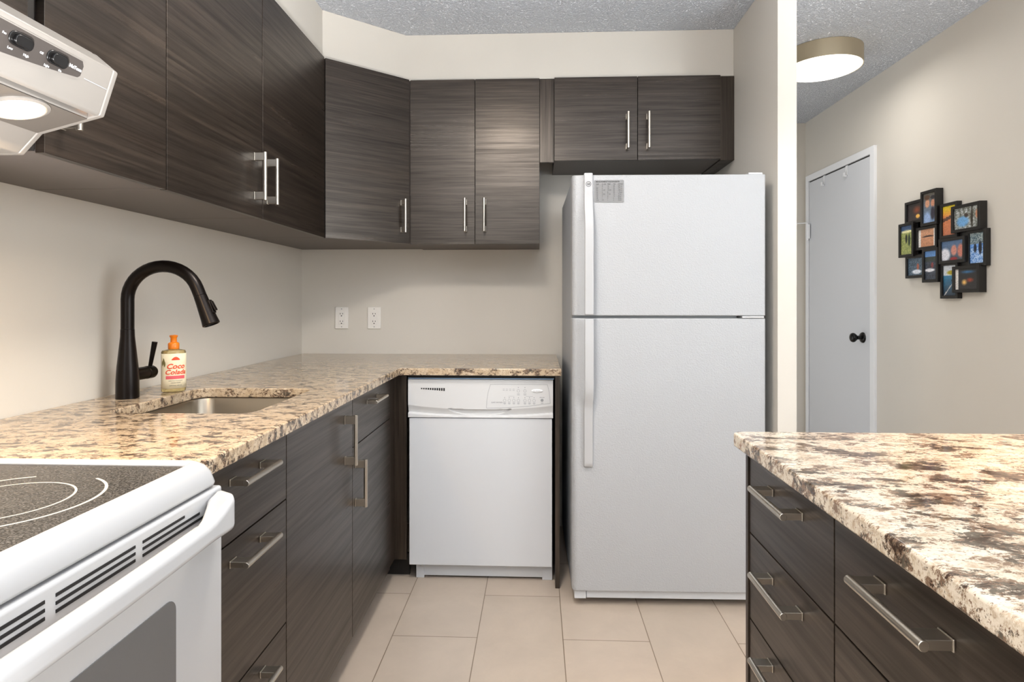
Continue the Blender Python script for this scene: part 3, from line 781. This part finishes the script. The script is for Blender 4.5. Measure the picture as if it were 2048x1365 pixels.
for o_, r0, r1, a0, a1 in ring_specs:
    B().ring(o_, r0, r1, 0.9046, a0, a1, 80, .0004).build('burner_ring', 'ring', glass)
# oven door
od = B().box(-0.574, -0.531, RY0 + .004, RY1, 0.245, 0.862).build('oven_door', 'white', t, 0.005, 3)
b = B()
for z in (0.8465, 0.8375, 0.8285):
    for y0, y1 in ((0.30, 0.455), (0.475, 0.62), (0.635, 0.765), (0.78, 0.875 if z > .84 else (0.915 if z > .83 else .945))):
        if z < .84 or y1 < .9:
            b.box(-0.5316, -0.5300, y0, y1, z - .0019, z + .0019)
b.build('vent_grille', 'dwdark', od)
wpts = [(y, z) for y, z in rrect(0.36, 0.853, 0.43, 0.738, 0.02, 6)]
wn = B().prism(wpts, -0.5314, -0.5296, 'x').build('oven_window', 'ovenglass', od, 0.0006)
# door handle: bowed bar whose ends widen and wrap round to the door
outer, inner = [], []
for i in range(41):
    q = -1 + 2 * i / 40; e_ = abs(q)
    xo = 0.053 - 0.010 * q * q
    if e_ > .88: xo *= math.sqrt(max(0.0, 1 - ((e_ - .88) / .12) ** 2.4))
    outer.append((-0.531 + xo, 0.605 + q * 0.368))
for i in range(41):
    q = -.9 + 1.8 * i / 40; e_ = abs(q)
    xi = 0.053 - 0.010 * q * q - .026
    if e_ > .74: xi *= max(0.0, 1 - ((e_ - .74) / .16)) ** .8
    inner.append((-0.5305 + xi, 0.605 + q * 0.368))
hb = B().prism(outer + inner[::-1], 0.806, 0.840)
for v in hb.bm.verts:
    k_ = max(0.0, (abs(v.co.y - 0.605) / 0.368 - .70) / .30); k_ = k_ * k_ * (3 - 2 * k_)
    v.co.z += (.022 if v.co.z > .82 else -.006) * k_
hb.build('door_handle', 'white', od, 0.011, 4, smooth=60)
B().box(-0.574, -0.533, RY0 + .004, RY1, 0.06, 0.238).build('storage_drawer', 'white', t, 0.004)
B().box(XL + .004, XL + .028, RY0, RY1, 0.862, 1.05).build('backguard', 'white', t, 0.006)

# ------------------------------------------------------------------ range hood
HY0, HY1 = 0.235, 1.000
t = thing('range_hood', 'silver under-cabinet range hood with lit lamp over the range', 'range hood', (-1.0, 0.615, 1.43))
A, Bp, Cc, Dd = (-0.723, 1.566), (-0.748, 1.490), (-0.858, 1.462), (-0.892, 1.426)
b = B()
b.prism([(XL + .003, 1.597), (-0.760, 1.597), A, Bp, (-0.757, 1.4878), (-0.757, 1.520), (-0.768, 1.517), (-0.768, 1.4850), Cc, Dd, (-1.10, 1.424), (XL + .003, 1.43)], HY0 + .012, HY1 - .012, 'y')
b.prism([(XL + .003, 1.597), (-0.760, 1.597), A, Bp, Cc, Dd, (-1.10, 1.424), (XL + .003, 1.43)], HY1 - .012, HY1, 'y')
b.prism([(XL + .003, 1.597), (-0.760, 1.597), A, Bp, Cc, Dd, (-1.10, 1.424), (XL + .003, 1.43)], HY0, HY0 + .012, 'y')
shell = b.build('hood_shell', 'hood', t, 0.003, 3)
fu = Vector((0, 1, 0)); fv = Vector((A[0] - Bp[0], 0, A[1] - Bp[1])).normalized(); fn = Vector((fv.z, 0, -fv.x))
FM = Matrix((fu, fv, fn)).transposed().to_4x4(); FM.translation = Vector((Bp[0], 0, Bp[1]))
B().prism([(-0.7690, 1.4845), (-0.8572, 1.4619), (-0.8568, 1.4606), (-0.7686, 1.4832)], HY0 + .014, HY1 - .014, 'y').build('bottom_panel', 'hoodunder', t)
B().box(-0.7675, -0.7575, HY0 + .013, HY1 - .031, 1.4965, 1.4985).build('slot_shade', 'black', t)  # black strip that paints the shade inside the recessed slot
# panel outline in (y, distance up the front face)
pp = []
for i in range(25):
    y = 0.615 + (-0.305 + 0.61 * i / 24); pp.append((y, 0.020 + 0.022 * ((y - 0.615) / .305) ** 2))
pp += [(0.9245, 0.046), (0.9255, 0.062), (0.921, 0.069), (0.309, 0.069), (0.3045, 0.062), (0.3055, 0.046)]
b = B().prism(pp, 0.0002, 0.0016); bmesh.ops.transform(b.bm, matrix=FM, verts=b.bm.verts)
cp = b.build('control_panel', 'hooddark', t)
b = B().prism([(y + (.003 if y > .615 else -.003), v + (-.0025 if v < .06 else .002)) for y, v in pp], 0.0, 0.0010); bmesh.ops.transform(b.bm, matrix=FM, verts=b.bm.verts)
b.build('panel_border', 'hood', t)
for y in (0.812, 0.876, 0.42):
    b = B().prism(rrect(y - .020, y + .020, 0.043, 0.063, .0098, 6), 0.0016, 0.0040).prism(rrect(y - .014, y + .014, 0.0455, 0.0605, .0072, 6), 0.0040, 0.0085)
    bmesh.ops.transform(b.bm, matrix=FM, verts=b.bm.verts)
    b.build('rocker_switch', 'black', cp, 0.0015)
b = B()
def ht(s_, size, y, v, bold=False): add_text(b.bm, s_, size, FM @ Matrix.Translation((y, v, 0.0018)), .0002, 'CENTER', bold)
ht('Low', .0048, 0.800, 0.036); ht('High', .0048, 0.826, 0.036); ht('Fan', .0045, 0.786, 0.052)
ht('Light', .0048, 0.862, 0.036); ht('Off', .0045, 0.848, 0.050); ht('On', .0045, 0.886, 0.038)
ht('NuTone', .0072, 0.9115, 0.052, True)
b.build('panel_lettering', 'whiteplastic', cp)
b = B().box(0.935, 0.985, 0.045, 0.0462, 0, .0006); bmesh.ops.transform(b.bm, matrix=FM, verts=b.bm.verts)
b.build('embossed_line', 'dwline', t)
lc = Vector((-0.8085, 0.893, 1.4738)); ln = Vector((0.247, 0, -0.97)).normalized()
B().lathe([(0.042, 0), (0.042, .003), (0.037, .005), (0.035, .004)], lc, ln, 40).build('lamp_ring', 'hood', t)
B().lathe([(0.0355, .002), (0.035, .005), (0.028, .008), (0.014, .010), (0.002, .0105)], lc, ln, 40).build('lamp_lens', 'hoodlamp', t)
B().box(-0.7675, -0.7575, HY1 - .030, HY1 - .0125, 1.4945, 1.4985).build('amber_clip', 'amber', t)
ld = disc('hood_lamp_glow', lc + ln * .016, 0.045, P_HOOD, (1.0, 0.72, 0.42)); ld.rotation_euler = ln.to_track_quat('-Z', 'Y').to_euler()

# ------------------------------------------------------------------ island
IX = 0.448
o = plate([(0.419, -0.75), (1.40, -0.75), (1.40, 1.302), (0.430, 1.302), (0.419, 1.291)], [], 0.862, 0.892).build('countertop', 'granite2', None, 0.005, 3)
recenter(o, (0.9, 0.3, 0.862)); tag(o, 'beige granite island countertop with brown and grey flecks, right foreground', 'countertop')
def island_cab(y0, y1, label, rows):
    t = thing('drawer_island_cabinet', label, 'cabinet', (0.75, (y0 + y1) / 2, 0), 'dark wood drawer cabinets of the island')
    b = B(); x0, x1 = IX + .020, 1.05
    b.box(x0, x1, y0 + .0004, y0 + .018, .088, .8605).box(x0, x1, y1 - .018, y1 - .0004, .088, .8605).box(x0, x1, y0 + .018, y1 - .018, .088, .106).box(x1 - .006, x1, y0 + .018, y1 - .018, .106, .8605)
    b.build('cabinet_body', 'carcass', t, .0006)
    B().box(IX + .075, IX + .093, y0 + .0004, y1 - .0004, 0, .087).build('toe_kick', 'shadowgap', t)
    for z0, z1, hz in rows:
        d = B().box(IX, IX + .018, y0 + G, y1 - G, z0 + G, z1 - G).build('drawer', 'wood', t, .0008)
        handle(d, (IX, (y0 + y1) / 2, hz), (0, 1, 0), (-1, 0, 0))
    return t
island_cab(0.917, 1.276, 'dark wood four-drawer island cabinet at the end facing the refrigerator', [(0.685, 0.860, 0.808), (0.505, 0.685, 0.640), (0.325, 0.505, 0.474), (0.09, 0.325, 0.290)])
island_cab(0.548, 0.917, 'dark wood island cabinet with deep drawers, nearest in the right foreground', [(0.685, 0.860, 0.801), (0.40, 0.685, 0.640), (0.09, 0.40, 0.355)])
o = B().box(IX - .003, 1.06, 1.2765, 1.290, 0, 0.8610).build('island_end_panel', 'woodv', None, .0008)
recenter(o, (0.75, 1.283, 0)); tag(o, 'dark wood end panel closing the island toward the refrigerator', 'panel')

# warm pendant over the island, outside the frame on the right
t = thing('pendant_lamp', 'small warm pendant lamp hanging above the right side of the island', 'lamp', (1.02, 1.02, ZC))
B().cyl((1.02, 1.02, 1.78), (1.02, 1.02, ZC - .02), .003, seg=8).lathe([(0.05, 0), (0.05, .02)], (1.02, 1.02, ZC - .0205)).build('cord', 'black', t)
B().lathe([(0.11, 0.0), (0.10, .03), (0.06, .10), (0.022, .13), (0.018, .15)], (1.02, 1.02, 1.64), cap=False).build('lamp_shade', 'bronze', t, solid=.002)
B().lathe([(0.004, 0), (0.02, .006), (0.028, .025), (0.022, .05), (0.012, .07), (0.012, .1)], (1.02, 1.02, 1.66)).build('bulb', 'bulb', t)
pl = bpy.data.lights.new('pendant_glow', 'SPOT'); pl.energy = P_PENDANT; pl.color = (1, .58, .25); pl.shadow_soft_size = .03; pl.spot_size = math.radians(84); pl.spot_blend = 1.0
po = bpy.data.objects.new('pendant_glow', pl); C.objects.link(po); po.location = (1.02, 1.02, 1.655)

# ------------------------------------------------------------------ photo collage on the hall wall
def clamp01(v): return max(0., min(1., v))
def mixc(a, b_, f): f = clamp01(f); return tuple(x + (y - x) * f for x, y in zip(a, b_))
def hsh(i, j, k=0): return (math.sin(i * 12.9898 + j * 78.233 + k * 37.719) * 43758.5453) % 1.0
def blob(c, col, u, v, x, y, rx, ry, soft=.35):
    d = math.hypot((u - x) / rx, (v - y) / ry); return mixc(c, col, clamp01((1 - d) / soft))
def paint(kind, u, v, i, j):
    h_ = hsh(i, j)
    if kind == 'fire':
        c = mixc((58, 50, 52), (40, 34, 34), v); c = blob(c, (150, 70, 40), u, v, .55, .6, .3, .3, 1); c = blob(c, (255, 225, 150), u, v, .93, .6, .12, .6); c = blob(c, (250, 190, 90), u, v, .6, .22, .14, .14)
    elif kind == 'couple':
        c = mixc((120, 150, 190), (95, 90, 80), v); c = blob(c, (206, 150, 120), u, v, .32, .66, .22, .17); c = blob(c, (200, 140, 112), u, v, .76, .64, .2, .15)
        c = blob(c, (90, 62, 44), u, v, .3, .86, .26, .1); c = blob(c, (40, 38, 44), u, v, .76, .84, .22, .08); c = blob(c, (46, 44, 60), u, v, .75, .3, .2, .26); c = blob(c, (150, 175, 215), u, v, .3, .15, .3, .25)
    elif kind == 'sunset':
        c = mixc((236, 214, 40), (232, 150, 80), (1 - v) / .35) if v > .65 else mixc((196, 120, 90), (225, 140, 80), v)
        if abs(v - (.52 + .16 * u)) < .06: c = (92, 66, 56)
        c = blob(c, (255, 180, 80), u, v, .8, .4, .08, .2)
    elif kind == 'forest':
        c = mixc((70, 74, 58), (196, 200, 204), h_ * .55 + .45 * abs(math.sin(u * 17 + 3 * v))); c = blob(c, (110, 165, 215), u, v, .35, .35, .3, .3); c = blob(c, (60, 46, 40), u, v, .5, .62, .09, .12); c = blob(c, (50, 44, 34), u, v, .72, .5, .05, .6); c = blob(c, (190, 130, 96), u, v, .95, .6, .1, .25)
    elif kind == 'hikers':
        c = mixc((196, 200, 120), (110, 120, 70), h_) if v < .78 else (60, 84, 120); c = blob(c, (230, 225, 170), u, v, .5, .8, .6, .06); c = blob(c, (30, 36, 30), u, v, .45, .55, .12, .18); c = blob(c, (40, 56, 40), u, v, .7, .5, .12, .25)
    elif kind == 'tattoo':
        c = mixc((188, 130, 96), (214, 160, 126), v + .3 * (h_ - .5)); c = blob(c, (46, 34, 34), u, v, .55, .58, .4, .05)
        if u < .14 or u > .88: c = (235, 230, 225)
    elif kind == 'ski':
        c = mixc((52, 70, 86), (110, 130, 146), h_ * .8); c = blob(c, (225, 230, 240), u, v, .55, .2, .35, .15); c = blob(c, (170, 96, 76), u, v, .62, .5, .09, .22)
    elif kind == 'boat':
        c = mixc((44, 50, 62), (90, 98, 112), h_ * .6)
        if v > .8: c = (96, 140, 196)
        elif v > .62: c = (58, 66, 62)
        c = blob(c, (232, 232, 238), u, v, .4, .33, .5, .07); c = blob(c, (130, 60, 60), u, v, .6, .5, .12, .12)
    elif kind == 'selfie':
        c = mixc((90, 120, 160), (70, 80, 90), 1 - v); c = blob(c, (225, 225, 235), u, v, .15, .3, .28, .4); c = blob(c, (205, 140, 126), u, v, .56, .5, .16, .32); c = blob(c, (198, 124, 108), u, v, .86, .45, .17, .4); c = blob(c, (150, 50, 56), u, v, .55, .06, .2, .12)
    elif kind == 'snow':
        c = mixc((70, 130, 215), (200, 220, 245), h_ if v < .5 else h_ * .5); 
        if v > .62: c = mixc((70, 96, 110), (180, 190, 190), h_)
        c = blob(c, (24, 32, 50), u, v, .35, .5, .12, .18); c = blob(c, (22, 26, 40), u, v, .7, .5, .14, .26)
    elif kind == 'lake':
        c = mixc((44, 56, 70), (60, 130, 170), v / .7) if v < .68 else (215, 222, 230)
        c = blob(c, (176, 160, 30), u, v, .7, .76, .5, .09); c = blob(c, (30, 40, 46), u, v, .8, .5, .25, .06)
        if abs(u - v * 1.6 - .05) < .035: c = (190, 190, 190)
    else:
        c = (46, 44, 46); c = blob(c, (60, 130, 190), u, v, .55, .85, .4, .1, 1); c = blob(c, (255, 200, 110), u, v, .4, .35, .15, .18, .8); c = blob(c, (190, 70, 40), u, v, .65, .45, .2, .14, 1)
        if u < .14 or u > .93: c = (225, 220, 215)
    return tuple(clamp01(x * (1 + .16 * (h_ - .5)) / 255) for x in c)
t = thing('photo_collage', 'black multi-frame photo collage hanging on the hall wall', 'picture frame', (XR, 2.87, 1.45))
frames = [('fire', 3.121, 2.959, 1.565, 1.677, 0), ('couple', 2.981, 2.864, 1.538, 1.706, 1), ('sunset', 2.857, 2.742, 1.464, 1.625, 0), ('forest', 2.767, 2.592, 1.480, 1.600, 1),
          ('hikers', 3.157, 3.037, 1.399, 1.571, 1), ('tattoo', 3.034, 2.878, 1.426, 1.537, 0), ('ski', 3.116, 2.966, 1.291, 1.404, 0), ('boat', 2.969, 2.856, 1.265, 1.428, 1),
          ('selfie', 2.850, 2.681, 1.347, 1.462, 1), ('snow', 2.684, 2.573, 1.325, 1.482, 0), ('lake', 2.854, 2.740, 1.187, 1.352, 0), ('campfire', 2.760, 2.596, 1.213, 1.330, 1)]
for kind, ya, yb, z0, z1, layer in frames:
    x1 = XR - .002; xf = XR - (.034 if layer else .024); wd = .0135
    y0, y1 = yb, ya
    b = B()
    b.box(xf, x1, y0, y0 + wd, z0, z1).box(xf, x1, y1 - wd, y1, z0, z1).box(xf, x1, y0 + wd, y1 - wd, z0, z0 + wd).box(xf, x1, y0 + wd, y1 - wd, z1 - wd, z1)
    fr = b.build('frame', 'frame', t, .0008)
    nu, nv = (30, 22) if (y1 - y0) > (z1 - z0) else (22, 30)
    xp = xf + .007
    b = B().grid(lambda u, v: (xp, y1 - wd - (y1 - y0 - 2 * wd) * u, z0 + wd + (z1 - z0 - 2 * wd) * v), nu, nv)
    ph = b.build('photo_print', 'print', fr)
    ca = ph.data.color_attributes.new('col', 'FLOAT_COLOR', 'CORNER'); ph.data.color_attributes.active_color = ca
    fi = 0
    for p in ph.data.polygons:
        i, j = divmod(p.index, nv)
        c = paint(kind, (i + .5) / nu, (j + .5) / nv, i, j)
        c = lin(tuple(x * 255 for x in c))
        for li in p.loop_indices: ca.data[li].color = c
b = B()
for y0, y1, z0, z1 in ((2.74, 3.03, 1.41, 1.60), (2.66, 2.98, 1.30, 1.44), (2.95, 3.06, 1.36, 1.58), (2.62, 2.76, 1.44, 1.50)):
    b.box(XR - .012, XR - .003, y0, y1, z0, z1)
b.build('backing', 'frame', t)
